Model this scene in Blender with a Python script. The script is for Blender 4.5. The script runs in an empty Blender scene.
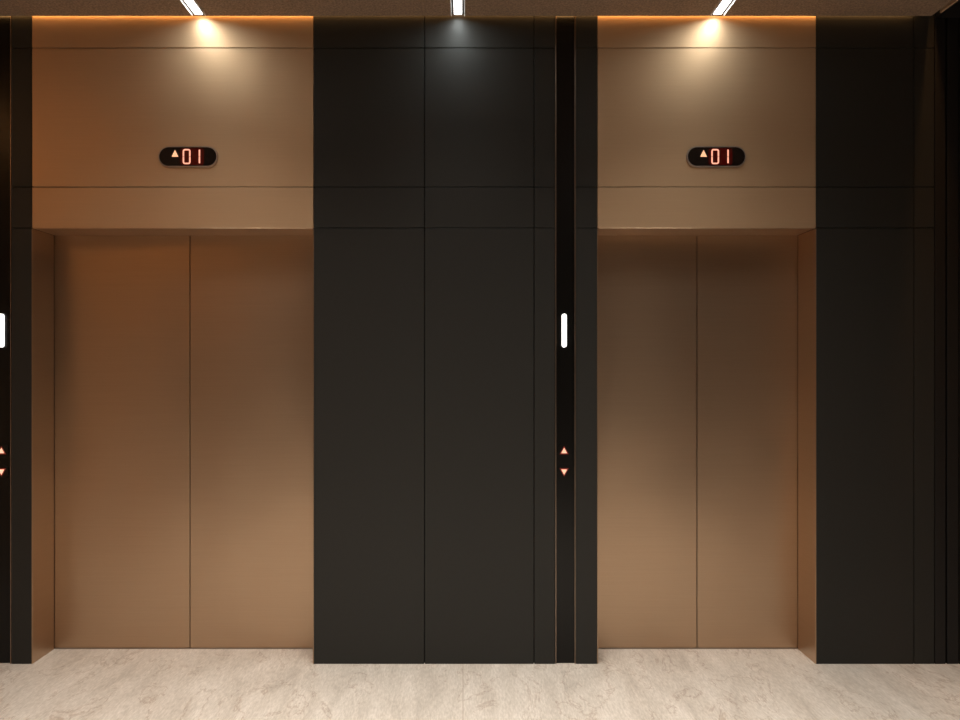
import bpy, bmesh, math
from mathutils import Vector

# ------------------------------------------------------------------ camera, light, exposure
SC = bpy.context.scene
COL = SC.collection
S = 207.0                      # pixels per metre on the front plane of the wall
F = 849.0                      # focal length in pixels
CAM_D = F / S                  # camera distance to the wall
CAM_Z = 296.0 / S
CEIL = CAM_Z + 352.0 / F * (CAM_D - 0.02)


def X(px): return (px - 463.0) / S
def Z(py): return (664.0 - py) / S


cam_data = bpy.data.cameras.new('camera')
cam = bpy.data.objects.new('camera', cam_data)
COL.objects.link(cam)
cam.location = (0, -CAM_D, CAM_Z)
cam.rotation_euler = (math.radians(90), 0, 0)
cam_data.sensor_width = 36
cam_data.lens = F / 960 * 36
cam_data.shift_x = 17 / 960
cam_data.shift_y = 8 / 960
SC.camera = cam

SC.view_settings.view_transform = 'Standard'
SC.view_settings.look = 'None'
SC.view_settings.gamma = 1
SC.view_settings.use_curve_mapping = False
SC.view_settings.exposure = 0.0

world = bpy.data.worlds.new('world')
SC.world = world
world.use_nodes = True
world.node_tree.nodes['Background'].inputs[0].default_value = (1.0, 0.85, 0.7, 1)
world.node_tree.nodes['Background'].inputs[1].default_value = 0.02

LAMP_X = (-1.264, -0.024, 1.217)
LAMP_END = -0.034
LAMP_LEN = 4.4
WASH_LEN, WASH_POWER, WASH_SPREAD = 0.42, 1.45, 180     # end of each lamp by the wall
ROOM_POWER, ROOM_SPREAD = 50.0, 114                   # the rest of each lamp
LAMP_COL = (1.0, 0.955, 0.89)
WASH_COL = (0.92, 1.0, 0.99)
COVE_COL = (1.0, 0.50, 0.16)
SLOT_COL = (1.0, 0.47, 0.15)


def area(name, loc, rot, sx, sy, power, col, spread=180, parent=None):
    d = bpy.data.lights.new(name, 'AREA')
    d.shape = 'RECTANGLE'; d.size = sx; d.size_y = sy
    d.energy = power; d.color = col; d.spread = math.radians(spread)
    o = bpy.data.objects.new(name, d)
    COL.objects.link(o)
    o.location = loc; o.rotation_euler = rot
    if parent: o.parent = parent
    return o


# ------------------------------------------------------------------ materials
def mat(name):
    m = bpy.data.materials.new(name); m.use_nodes = True
    nt = m.node_tree
    return m, nt, nt.nodes['Principled BSDF']


def simple(name, col, rough=0.5, metal=0.0, emit=None, strength=0.0, spec=0.5):
    m, nt, b = mat(name)
    b.inputs['Base Color'].default_value = (*col, 1)
    b.inputs['Roughness'].default_value = rough
    b.inputs['Metallic'].default_value = metal
    b.inputs['Specular IOR Level'].default_value = spec
    if emit:
        b.inputs['Emission Color'].default_value = (*emit, 1)
        b.inputs['Emission Strength'].default_value = strength
    return m


def N(nt, kind, **kw):
    n = nt.nodes.new(kind)
    for k, v in kw.items():
        if hasattr(n, k): setattr(n, k, v)
        else: n.inputs[k.replace('_', ' ')].default_value = v
    return n


def mapped(nt, scale):
    tc = nt.nodes.new('ShaderNodeTexCoord')
    mp = nt.nodes.new('ShaderNodeMapping')
    mp.inputs['Scale'].default_value = scale
    nt.links.new(tc.outputs['Object'], mp.inputs['Vector'])
    return mp


def bronze_mat(name, base, rough, metal=1.0):
    m, nt, b = mat(name)
    b.inputs['Metallic'].default_value = metal
    L = nt.links
    # fine horizontal brushing
    mp = mapped(nt, (3, 3, 420))
    nz = N(nt, 'ShaderNodeTexNoise', Scale=1.0, Detail=4.0, Roughness=0.6)
    L.new(mp.outputs[0], nz.inputs['Vector'])
    bp = N(nt, 'ShaderNodeBump', Strength=0.035, Distance=0.0004)
    L.new(nz.outputs['Fac'], bp.inputs['Height'])
    # slow waviness of the sheet
    mp2 = mapped(nt, (1.3, 1.3, 0.9))
    n2 = N(nt, 'ShaderNodeTexNoise', Scale=1.6, Detail=1.5, Roughness=0.4)
    L.new(mp2.outputs[0], n2.inputs['Vector'])
    b2 = N(nt, 'ShaderNodeBump', Strength=0.5, Distance=0.022)
    L.new(n2.outputs['Fac'], b2.inputs['Height'])
    L.new(bp.outputs[0], b2.inputs['Normal'])
    L.new(b2.outputs[0], b.inputs['Normal'])
    rr = N(nt, 'ShaderNodeMapRange')
    rr.inputs['To Min'].default_value = rough - 0.04
    rr.inputs['To Max'].default_value = rough + 0.04
    L.new(n2.outputs['Fac'], rr.inputs['Value'])
    L.new(rr.outputs[0], b.inputs['Roughness'])
    cr = nt.nodes.new('ShaderNodeValToRGB')
    cr.color_ramp.elements[0].position = 0.3
    cr.color_ramp.elements[1].position = 0.7
    cr.color_ramp.elements[0].color = (*[c * 0.97 for c in base], 1)
    cr.color_ramp.elements[1].color = (*[c * 1.03 for c in base], 1)
    L.new(nz.outputs['Fac'], cr.inputs['Fac'])
    L.new(cr.outputs[0], b.inputs['Base Color'])
    return m


def dark_mat(name, base, rough, spec=0.5):
    m, nt, b = mat(name)
    L = nt.links
    b.inputs['Specular IOR Level'].default_value = spec
    mp = mapped(nt, (6, 6, 6))
    nz = N(nt, 'ShaderNodeTexNoise', Scale=9.0, Detail=5.0, Roughness=0.6)
    L.new(mp.outputs[0], nz.inputs['Vector'])
    cr = nt.nodes.new('ShaderNodeValToRGB')
    cr.color_ramp.elements[0].color = (*[c * 0.9 for c in base], 1)
    cr.color_ramp.elements[1].color = (*[c * 1.1 for c in base], 1)
    L.new(nz.outputs['Fac'], cr.inputs['Fac'])
    L.new(cr.outputs[0], b.inputs['Base Color'])
    b.inputs['Roughness'].default_value = rough
    return m


M_BRONZE = bronze_mat('brushed_bronze', (0.51, 0.365, 0.25), 0.36)
M_CLAD = bronze_mat('satin_bronze_cladding', (0.54, 0.37, 0.225), 0.53, 0.88)
M_DARK = dark_mat('charcoal_laminate', (0.018, 0.0172, 0.015), 0.45, 0.26)
M_DARKER = dark_mat('black_laminate', (0.009, 0.008, 0.0075), 0.45, 0.3)
M_STRIP = dark_mat('black_glass', (0.004, 0.0035, 0.003), 0.25, 0.25)
M_FRONT = dark_mat('opposite_wall_stone', (0.05, 0.04, 0.03), 0.5)
M_WOOD = dark_mat('warm_wood', (0.48, 0.31, 0.19), 0.5)
M_WOOD_DARK = dark_mat('dark_wood', (0.22, 0.13, 0.07), 0.5)
M_CORE = simple('wall_core', (0.01, 0.009, 0.008), 0.8, spec=0.1)
M_TRIM = simple('bronze_trim', (0.30, 0.23, 0.18), 0.35, 1.0)
M_BEZEL = simple('dark_chrome', (0.40, 0.33, 0.28), 0.42, 1.0)
M_SCREEN = simple('screen_black', (0.006, 0.004, 0.004), 0.15)
M_DIGIT_HALO = simple('digit_halo', (0.03, 0.001, 0.001), 0.2, emit=(1, 0.03, 0.01), strength=0.022)  # weak red emission imitating the halo of the digits
M_DIGIT = simple('led_digit', (0.03, 0.01, 0.01), 0.5, emit=(1.0, 0.40, 0.26), strength=1.3)
M_ARROW = simple('led_arrow', (0.03, 0.02, 0.01), 0.5, emit=(1.0, 0.50, 0.27), strength=1.2)
M_BTNARROW = simple('button_arrow', (0.03, 0.02, 0.01), 0.5, emit=(1.0, 0.50, 0.33), strength=1.4)
M_ARROW_HALO = simple('red_arrow_halo', (0.05, 0.003, 0.002), 0.3, emit=(1.0, 0.07, 0.02), strength=0.12)  # red glow around the button arrows, put into the material
M_LANTERN = simple('lantern_white', (0.9, 0.9, 0.9), 0.5, emit=(1.0, 0.98, 0.95), strength=1.8)
M_DIFF = simple('diffuser_white', (0.9, 0.9, 0.9), 0.5, emit=(1.0, 0.97, 0.93), strength=3.0)
M_ALU = simple('white_aluminium', (0.85, 0.83, 0.8), 0.4, 0.0)
M_GROOVE = simple('channel_grey', (0.025, 0.022, 0.02), 0.7)
M_LED = simple('amber_led_tape', (0.8, 0.5, 0.3), 0.5, emit=COVE_COL, strength=1.6)


def floor_mat():
    m, nt, b = mat('beige_stone')
    L = nt.links
    # veins run in depth
    mp = mapped(nt, (7.0, 1.3, 1))
    w = N(nt, 'ShaderNodeTexNoise', Scale=1.4, Detail=9.0, Roughness=0.62, Distortion=0.7)
    L.new(mp.outputs[0], w.inputs['Vector'])
    cr = nt.nodes.new('ShaderNodeValToRGB')
    e = cr.color_ramp.elements
    e[0].position = 0.30; e[0].color = (0.50, 0.445, 0.385, 1)
    e[1].position = 0.70; e[1].color = (0.71, 0.65, 0.58, 1)
    k = e.new(0.47); k.color = (0.61, 0.55, 0.48, 1)
    L.new(w.outputs['Fac'], cr.inputs['Fac'])
    # fine grain
    mp2 = mapped(nt, (130, 22, 1))
    g = N(nt, 'ShaderNodeTexNoise', Scale=1.0, Detail=6.0, Roughness=0.7)
    L.new(mp2.outputs[0], g.inputs['Vector'])
    gr = nt.nodes.new('ShaderNodeValToRGB')
    gr.color_ramp.elements[0].position = 0.32; gr.color_ramp.elements[0].color = (0.76, 0.73, 0.70, 1)
    gr.color_ramp.elements[1].position = 0.66; gr.color_ramp.elements[1].color = (1.12, 1.12, 1.12, 1)
    L.new(g.outputs['Fac'], gr.inputs['Fac'])
    mx = nt.nodes.new('ShaderNodeMixRGB'); mx.blend_type = 'MULTIPLY'; mx.inputs[0].default_value = 0.9
    L.new(cr.outputs[0], mx.inputs[1]); L.new(gr.outputs[0], mx.inputs[2])
    # thin dark cracks
    mp3 = mapped(nt, (3.0, 1.3, 1))
    c = N(nt, 'ShaderNodeTexNoise', Scale=1.7, Detail=8.0, Roughness=0.6, Distortion=0.6)
    L.new(mp3.outputs[0], c.inputs['Vector'])
    s1 = N(nt, 'ShaderNodeMath', operation='SUBTRACT'); s1.inputs[1].default_value = 0.56
    a1 = N(nt, 'ShaderNodeMath', operation='ABSOLUTE')
    L.new(c.outputs['Fac'], s1.inputs[0]); L.new(s1.outputs[0], a1.inputs[0])
    vr = nt.nodes.new('ShaderNodeValToRGB')
    vr.color_ramp.elements[0].position = 0.0; vr.color_ramp.elements[0].color = (0.58, 0.47, 0.40, 1)
    vr.color_ramp.elements[1].position = 0.012; vr.color_ramp.elements[1].color = (1, 1, 1, 1)
    L.new(a1.outputs[0], vr.inputs['Fac'])
    m2 = nt.nodes.new('ShaderNodeMixRGB'); m2.blend_type = 'MULTIPLY'; m2.inputs[0].default_value = 0.6
    L.new(mx.outputs[0], m2.inputs[1]); L.new(vr.outputs[0], m2.inputs[2])
    # slab joint lines every 2.4 m, one of them at x = 0
    tc = nt.nodes.new('ShaderNodeTexCoord'); sx = nt.nodes.new('ShaderNodeSeparateXYZ')
    L.new(tc.outputs['Object'], sx.inputs[0])
    pp = N(nt, 'ShaderNodeMath', operation='PINGPONG'); pp.inputs[1].default_value = 1.2
    L.new(sx.outputs[0], pp.inputs[0])
    lt = N(nt, 'ShaderNodeMath', operation='LESS_THAN'); lt.inputs[1].default_value = 0.0016
    L.new(pp.outputs[0], lt.inputs[0])
    m3 = nt.nodes.new('ShaderNodeMixRGB'); m3.inputs[2].default_value = (0.42, 0.33, 0.26, 1)
    L.new(lt.outputs[0], m3.inputs[0]); L.new(m2.outputs[0], m3.inputs[1])
    L.new(m3.outputs[0], b.inputs['Base Color'])
    b.inputs['Roughness'].default_value = 0.42
    b.inputs['Specular IOR Level'].default_value = 0.35
    bp = N(nt, 'ShaderNodeBump', Strength=0.15, Distance=0.001)
    L.new(g.outputs['Fac'], bp.inputs['Height'])
    L.new(bp.outputs[0], b.inputs['Normal'])
    return m


def ceiling_mat():
    m, nt, b = mat('brown_acoustic')
    L = nt.links
    mp = mapped(nt, (105, 105, 105))
    nz = N(nt, 'ShaderNodeTexNoise', Scale=1.0, Detail=3.0, Roughness=0.7)
    L.new(mp.outputs[0], nz.inputs['Vector'])
    cr = nt.nodes.new('ShaderNodeValToRGB')
    cr.color_ramp.elements[0].position = 0.3; cr.color_ramp.elements[0].color = (0.12, 0.078, 0.048, 1)
    cr.color_ramp.elements[1].position = 0.7; cr.color_ramp.elements[1].color = (0.34, 0.225, 0.148, 1)
    L.new(nz.outputs['Fac'], cr.inputs['Fac'])
    L.new(cr.outputs[0], b.inputs['Base Color'])
    bp = N(nt, 'ShaderNodeBump', Strength=0.4, Distance=0.003)
    L.new(nz.outputs['Fac'], bp.inputs['Height'])
    L.new(bp.outputs[0], b.inputs['Normal'])
    b.inputs['Roughness'].default_value = 0.9
    return m


M_FLOOR = floor_mat()
M_CEIL = ceiling_mat()


# ------------------------------------------------------------------ mesh helpers
def box(bm, x0, x1, y0, y1, z0, z1, bev=0.0):
    vs = [bm.verts.new((x, y, z)) for x in (x0, x1) for y in (y0, y1) for z in (z0, z1)]
    for f in ((0, 1, 3, 2), (4, 6, 7, 5), (0, 4, 5, 1), (2, 3, 7, 6), (0, 2, 6, 4), (1, 5, 7, 3)):
        bm.faces.new([vs[i] for i in f])
    if bev:
        es = list({e for v in vs for e in v.link_edges})
        bmesh.ops.bevel(bm, geom=es, offset=bev, segments=2, affect='EDGES', profile=0.5)


def prism(bm, pts, y0, y1, bev=0.0):
    """polygon in the xz plane extruded from y0 (front) to y1 (back)"""
    a = [bm.verts.new((x, y0, z)) for x, z in pts]
    b = [bm.verts.new((x, y1, z)) for x, z in pts]
    n = len(pts)
    f = bm.faces.new(a)
    bm.faces.new(list(reversed(b)))
    for i in range(n):
        bm.faces.new((a[i], b[i], b[(i + 1) % n], a[(i + 1) % n]))
    if bev:
        bmesh.ops.bevel(bm, geom=list(f.edges), offset=bev, segments=3, affect='EDGES', profile=0.5)


def rrect(w, h, r, cx=0, cz=0, seg=10):
    pts = []
    for qx, qz, a0 in ((1, 1, 0), (-1, 1, 90), (-1, -1, 180), (1, -1, 270)):
        for i in range(seg + 1):
            a = math.radians(a0 + 90 * i / seg)
            p = (cx + qx * (w / 2 - r) + r * math.cos(a), cz + qz * (h / 2 - r) + r * math.sin(a))
            if not pts or (abs(p[0] - pts[-1][0]) + abs(p[1] - pts[-1][1])) > 1e-6: pts.append(p)
    if abs(pts[0][0] - pts[-1][0]) + abs(pts[0][1] - pts[-1][1]) < 1e-6: pts.pop()
    return pts


def ring(bm, outer, inner, y0, y1, front=None):
    n = len(outer)
    V = [[bm.verts.new((x, y, z)) for x, z in p] for p, y in ((front or outer, y0), (inner, y0), (inner, y1), (outer, y1))]
    for k in range(4):
        A, B = V[k], V[(k + 1) % 4]
        for i in range(n):
            bm.faces.new((A[i], A[(i + 1) % n], B[(i + 1) % n], B[i]))


def obj(name, bm, material, parent=None, loc=None):
    bmesh.ops.recalc_face_normals(bm, faces=bm.faces)
    me = bpy.data.meshes.new(name)
    bm.to_mesh(me); bm.free()
    me.materials.append(material)
    o = bpy.data.objects.new(name, me)
    COL.objects.link(o)
    if parent: o.parent = parent
    if loc: o.location = loc
    return o


def part(name, material, parent, *a, bev=0.0):
    bm = bmesh.new(); box(bm, *a, bev=bev)
    return obj(name, bm, material, parent)


def struct(name, material, *a, bev=0.0):
    o = part(name, material, None, *a, bev=bev)
    o['kind'] = 'structure'
    return o


def thing(name, label, cat, loc=(0, 0, 0), group=None):
    o = bpy.data.objects.new(name, None)
    COL.objects.link(o)
    o.location = loc; o['label'] = label; o['category'] = cat
    if group: o['group'] = group
    return o


# ------------------------------------------------------------------ room shell
XL, XR = -3.2, 3.6
YB = -8.0
TOP = CEIL + 0.12
struct('floor', M_FLOOR, XL - 0.2, XR + 0.2, YB - 0.2, 0.5, -0.1, 0)
CE = X(935.5)                                  # right end of the brown ceiling
# brown ceiling with three channels for the linear lamps
bm = bmesh.new()
GW = 0.034                                     # half width of a lamp channel
y_back = LAMP_END - LAMP_LEN
edges = [XL]
for lx in LAMP_X: edges += [lx - GW, lx + GW]
edges.append(CE - 0.03)
for i in range(0, len(edges), 2):
    box(bm, edges[i], edges[i + 1], YB, -0.02, CEIL, TOP)
for lx in LAMP_X:
    box(bm, lx - GW, lx + GW, YB, y_back - 0.006, CEIL, TOP)
    box(bm, lx - GW, lx + GW, LAMP_END + 0.006, -0.02, CEIL, TOP)
ceiling = obj('ceiling', bm, M_CEIL); ceiling['kind'] = 'structure'
cs = struct('ceiling_side', M_DARKER, CE + 0.002, XR, YB, 0.0, CEIL, TOP)
struct('ceiling_cap', M_CORE, XL, XR, YB, 0.3, TOP, TOP + 0.05)

ROWS = [(Z(664), Z(228)), (Z(228), Z(187)), (Z(187), Z(48)), (Z(48), TOP)]
G = 0.002                                      # half the joint between panels
H_OPEN = Z(228.6)
LO = (X(32), X(313.5))                          # left lift portal
RO = (X(597.5), X(816))                         # right lift portal

# core of the lift wall with two openings
bm = bmesh.new()
for a, b in ((XL, LO[0] - 0.0015), (LO[1] + 0.0015, RO[0] - 0.0015), (RO[1] + 0.0015, XR)):
    box(bm, a, b, 0.02, 0.30, 0, TOP)
for a, b in (LO, RO):
    box(bm, a - 0.0015, b + 0.0015, 0.02, 0.30, H_OPEN + 0.02, TOP)
wall = obj('wall_back', bm, M_CORE); wall['kind'] = 'structure'


def panels(x0, x1, m=M_DARK, y0=0.0, rows=ROWS):
    for z0, z1 in rows:
        part('wall_panel', m, wall, x0 + G, x1 - G, y0, 0.02, z0 + (G if z0 > 0 else 0), z1 - G, bev=0.0008)


STRIP_L = (X(-7.5), X(11.5))
STRIP_R = (X(555.3), X(575.7))
panels(X(-120), STRIP_L[0])
panels(STRIP_L[1], LO[0])
panels(LO[1], X(424.5)); panels(X(424.5), X(534)); panels(X(534), STRIP_R[0])
panels(STRIP_R[1], RO[0])
panels(RO[1], X(914)); panels(X(914), X(934.5))
struct('trim_1', M_DARKER, X(934.8), X(945.4), -0.001, 0.02, 0, TOP, bev=0.001)
struct('trim_2', M_DARKER, X(947.2), X(958.4), -0.001, 0.02, 0, TOP, bev=0.001)
struct('trim_3', M_CORE, X(959.5), XR, 0.0, 0.02, 0, TOP)

# other sides of the lobby, behind the camera and beyond the frame
struct('wall_left', M_WOOD, XL - 0.1, XL, YB, 0.3, 0, TOP)
struct('wall_right', M_WOOD_DARK, XR, XR + 0.1, YB, 0.3, 0, TOP)
struct('wall_front', M_FRONT, XL, XR, YB - 0.1, YB, 0, TOP)

# ------------------------------------------------------------------ lift entrances
def entrance(xo, seam, label):
    x0, x1 = xo
    xc = (x0 + x1) / 2
    t = thing('elevator_entrance', label, 'elevator', (xc, 0, 0), 'bronze elevator entrances')
    T = 0.004
    for k, (z0, z1) in enumerate(((H_OPEN, Z(187)), ROWS[2], ROWS[3])):
        part('header_panel', M_CLAD, t, x0 - xc + 0.001, x1 - xc - 0.001, -0.0005, 0.02,
             z0 + (G if k else 0.004), z1 - G, bev=0.001)
    # jambs and head: folded sheet with a fine rounded front edge
    part('jamb', M_BRONZE, t, x0 - xc - 0.001, x0 - xc + T - 0.001, -0.002, 0.215, 0, H_OPEN, bev=0.0015)
    part('jamb', M_BRONZE, t, x1 - xc - T + 0.001, x1 - xc + 0.001, -0.002, 0.215, 0, H_OPEN, bev=0.0015)
    part('door_head', M_BRONZE, t, x0 - xc + T, x1 - xc - T, -0.002, 0.215, H_OPEN, H_OPEN + 0.004, bev=0.0015)
    part('sill', M_BEZEL, t, x0 - xc + T, x1 - xc - T, 0.2185, 0.30, 0.0, 0.004)
    sx = seam - xc
    part('door_leaf', M_BRONZE, t, x0 - xc + 0.001, sx - 0.002, 0.22, 0.25, 0.006, H_OPEN + 0.01, bev=0.001)
    part('door_leaf', M_BRONZE, t, sx + 0.002, x1 - xc - 0.001, 0.22, 0.25, 0.006, H_OPEN + 0.01, bev=0.001)
    part('shaft_back', M_CORE, t, x0 - xc + 0.001, x1 - xc - 0.001, 0.27, 0.29, 0.004, H_OPEN + 0.015)
    return t


S2 = F / (CAM_D + 0.22)
entrance(LO, (190 - 463) / S2, 'wider bronze elevator entrance with two sliding doors, left of the charcoal panels')
entrance(RO, (697 - 463) / S2, 'narrower bronze elevator entrance with two sliding doors, right of the call strip')


# ------------------------------------------------------------------ floor indicators reading up-arrow 01
def indicator(cx, label):
    t = thing('floor_indicator', label, 'elevator display', (X(cx), -0.0005, Z(157)), 'elevator floor indicators')
    P = 1 / S
    W, Hh = 60 * P, 21.6 * P
    bm = bmesh.new()
    ring(bm, rrect(W, Hh, Hh / 2 - 1e-4), rrect(W - 3 * P, Hh - 3 * P, (Hh - 3 * P) / 2 - 1e-4), -0.009, 0.0,
         front=rrect(W - 0.8 * P, Hh - 0.8 * P, (Hh - 0.8 * P) / 2 - 1e-4))
    bz = obj('bezel', bm, M_BEZEL, t)
    bm = bmesh.new(); prism(bm, rrect(W - 3 * P, Hh - 3 * P, (Hh - 3 * P) / 2 - 1e-4), -0.007, 0.0)
    scr = obj('screen', bm, M_SCREEN, t)
    bm = bmesh.new(); prism(bm, rrect(24 * P, 17 * P, 3 * P, 4.0 * P, 0), -0.0076, -0.007)  # dim glowing plate standing in for the digits' red halo
    obj('digit_halo_plate', bm, M_DIGIT_HALO, scr)
    y0, y1 = -0.0085, -0.0076
    # arrow
    ax, az = -12.8 * P, 3.1 * P
    bm = bmesh.new(); prism(bm, [(ax - 3.4 * P, az - 3.3 * P), (ax + 3.4 * P, az - 3.3 * P), (ax, az + 3.6 * P)], y0, y1)
    obj('arrow', bm, M_ARROW, scr)
    # zero: six segments round a rounded rectangle
    zx, w, h, s = -1.2 * P, 7.8 * P, 15.2 * P, 1.45 * P
    bm = bmesh.new()
    o_, i_ = rrect(w, h, 2.4 * P, zx, 0), rrect(w - 2 * s, h - 2 * s, 0.8 * P, zx, 0)
    n = len(o_)
    V = [[bm.verts.new((x, y, z)) for x, z in p] for p, y in ((o_, y0), (i_, y0), (i_, y1), (o_, y1))]
    for i in range(n):
        j = (i + 1) % n
        mid = ((o_[i][1] + o_[j][1]) / 2)
        if abs(mid) < 0.2 * P and abs(o_[i][1] - o_[j][1]) > 3 * P:
            # split the tall side in the middle, leaving the notch of a segment display
            for sgn, q in ((1, i if o_[i][1] > 0 else j), (-1, i if o_[i][1] < 0 else j)):
                xa, xb = sorted((o_[q][0], i_[q][0]))
                zt = i_[q][1]
                box(bm, xa, xb, y0, y1, min(sgn * 0.22 * P, zt), max(sgn * 0.22 * P, zt))
                if abs(o_[q][1]) < abs(i_[q][1]) - 1e-6: pass
            continue
        for k in range(4):
            A, B = V[k], V[(k + 1) % 4]
            bm.faces.new((A[i], A[j], B[j], B[i]))
    obj('digit', bm, M_DIGIT, scr)
    bm = bmesh.new()
    ox = 11.6 * P
    box(bm, ox - s / 2, ox + s / 2, y0, y1, 0.22 * P, 6.9 * P, bev=0.0002)
    box(bm, ox - s / 2, ox + s / 2, y0, y1, -6.6 * P, -0.22 * P, bev=0.0002)
    obj('digit', bm, M_DIGIT, scr)
    return t


indicator(188.4, 'pill-shaped red floor display reading 01 above the left, wider elevator doors')
indicator(715.9, 'pill-shaped red floor display reading 01 above the right, narrower elevator doors')


# ------------------------------------------------------------------ call strips
def call_strip(xs, label):
    x0, x1 = xs
    xc = (x0 + x1) / 2
    t = thing('call_strip', label, 'elevator call panel', (xc, 0, 0), 'black elevator call strips')
    h = (x1 - x0) / 2
    part('glass_panel', M_STRIP, t, -h + 0.0055, h - 0.0055, 0.012, 0.02, 0, TOP)
    for sg in (-1, 1):
        a, b = sorted((sg * (h - 0.0005), sg * (h - 0.005)))
        part('edge_trim', M_TRIM, t, a, b, -0.003, 0.02, 0, TOP, bev=0.0012)
    lx = -1.2 / S
    P = 1 / S
    bm = bmesh.new(); prism(bm, rrect(4.7 * P, 33.6 * P, 2.3 * P, lx, Z(330.5)), -0.004, 0.012, bev=0.0015)
    obj('lantern', bm, M_LANTERN, t)
    for zc, up in ((Z(450.8), 1), (Z(472.0), -1)):
        bm = bmesh.new()
        prism(bm, [(lx + 7.2 * P * math.cos(a * math.pi / 16), zc + 7.2 * P * math.sin(a * math.pi / 16)) for a in range(32)],
              0.006, 0.012, bev=0.001)
        b = obj('call_button', bm, M_STRIP, t)
        bm = bmesh.new()
        prism(bm, [(lx - 2.9 * P, zc - up * 2.5 * P), (lx + 2.9 * P, zc - up * 2.5 * P), (lx, zc + up * 3.0 * P)], 0.0045, 0.006)
        obj('arrow', bm, M_BTNARROW, b)
        bm = bmesh.new()
        prism(bm, [(lx - 4.6 * P, zc - up * 3.6 * P), (lx + 4.6 * P, zc - up * 3.6 * P), (lx, zc + up * 4.8 * P)], 0.0055, 0.0062)
        obj('arrow_halo', bm, M_ARROW_HALO, b)  # larger red triangle imitates the glow round the arrow
    return t


call_strip(STRIP_L, 'black call strip cut by the left frame edge, with lantern and two lit arrows')
call_strip(STRIP_R, 'full black call strip between the elevators, with white lantern and two lit arrows')


# ------------------------------------------------------------------ linear ceiling lamps
def linear_lamp(lx, label):
    t = thing('linear_ceiling_light', label, 'ceiling light', (lx, LAMP_END, CEIL), 'linear ceiling lights')
    L = LAMP_LEN
    g = GW - 0.001
    for sg in (-1, 1):                    # thin lips standing proud of the ceiling
        a, b = sorted((sg * g, sg * (g - 0.0025)))
        bm = bmesh.new(); box(bm, a, b, -L, -0.002, -0.008, 0.035, bev=0.0005)
        obj('lip', bm, M_ALU, t)
    bm = bmesh.new()
    box(bm, -g + 0.0025, g - 0.0025, -L + 0.003, 0.0, 0.004, 0.034)
    obj('channel_bed', bm, M_GROOVE, t)
    bm = bmesh.new(); box(bm, -0.019, 0.019, -L + 0.01, -0.006, -0.001, 0.004)
    obj('diffuser', bm, M_DIFF, t)
    bm = bmesh.new(); box(bm, -0.020, 0.020, -0.0055, 0.0, -0.002, 0.004, bev=0.0005)
    obj('end_cap', bm, M_GROOVE, t)
    area('end_fill_light', (0, 0.0035, -0.0035), (math.radians(50), 0, 0), 0.030, 0.006, 0.010, WASH_COL, 180, t)  # extra emitter, added and tilted to whiten the wall just under the ceiling
    area('wall_wash', (0, -WASH_LEN / 2 - 0.004, -0.002), (0, 0, 0), 0.038, WASH_LEN, WASH_POWER, WASH_COL, WASH_SPREAD, t)
    RL = L - WASH_LEN - 0.3
    area('room_light', (0, -L + RL / 2 + 0.01, -0.002), (0, 0, 0), 0.038, RL, ROOM_POWER, LAMP_COL, ROOM_SPREAD, t)
    return t


linear_lamp(LAMP_X[0], 'lit white linear ceiling light over the left elevator, leftmost of three')
linear_lamp(LAMP_X[1], 'lit white linear ceiling light over the charcoal panels, middle of three')
linear_lamp(LAMP_X[2], 'lit white linear ceiling light over the right elevator, rightmost of three')

# ------------------------------------------------------------------ amber cove tapes, the left one added
t = thing('cove_light', 'amber light strip hidden in the slot between ceiling and elevator wall', 'cove light', (0, -0.010, TOP - 0.004))
part('light_tape', M_LED, t, XL + 0.1, CE - 0.05, -0.005, 0.005, 0, 0.003)
area('cove_glow', ((XL + CE) / 2, -0.0085, -0.085), (math.radians(90), 0, 0), CE - XL - 0.2, 0.020, 6.0, COVE_COL, 180, t)
t = thing('slot_light', 'amber light strip in the narrow ceiling slot at the far right', 'cove light', (CE - 0.015, 0, TOP - 0.004))
part('light_tape', M_LED, t, -0.010, 0.005, YB + 0.2, -0.30, 0, 0.003)
part('slot_fascia', M_WOOD, t, 0.008, 0.0155, YB + 0.2, -0.05, CEIL - TOP + 0.006, 0.003)
area('slot_glow', (-0.004, -4.0, -0.002), (0, 0, 0), 0.008, 7.2, 24.0, SLOT_COL, 180, t)
t = thing('slot_light', 'added amber light strip, unseen, on the left lobby wall to warm the bronze', 'cove light', (XL + 0.012, 0, CEIL - 0.012))
part('light_tape', M_LED, t, -0.011, 0.006, YB + 0.2, -0.30, 0, 0.011)
area('slot_glow', (0.004, -4.0, -0.003), (0, 0, 0), 0.010, 7.2, 15.0, SLOT_COL, 180, t)  # added out of view to tint the upper left bronze orange
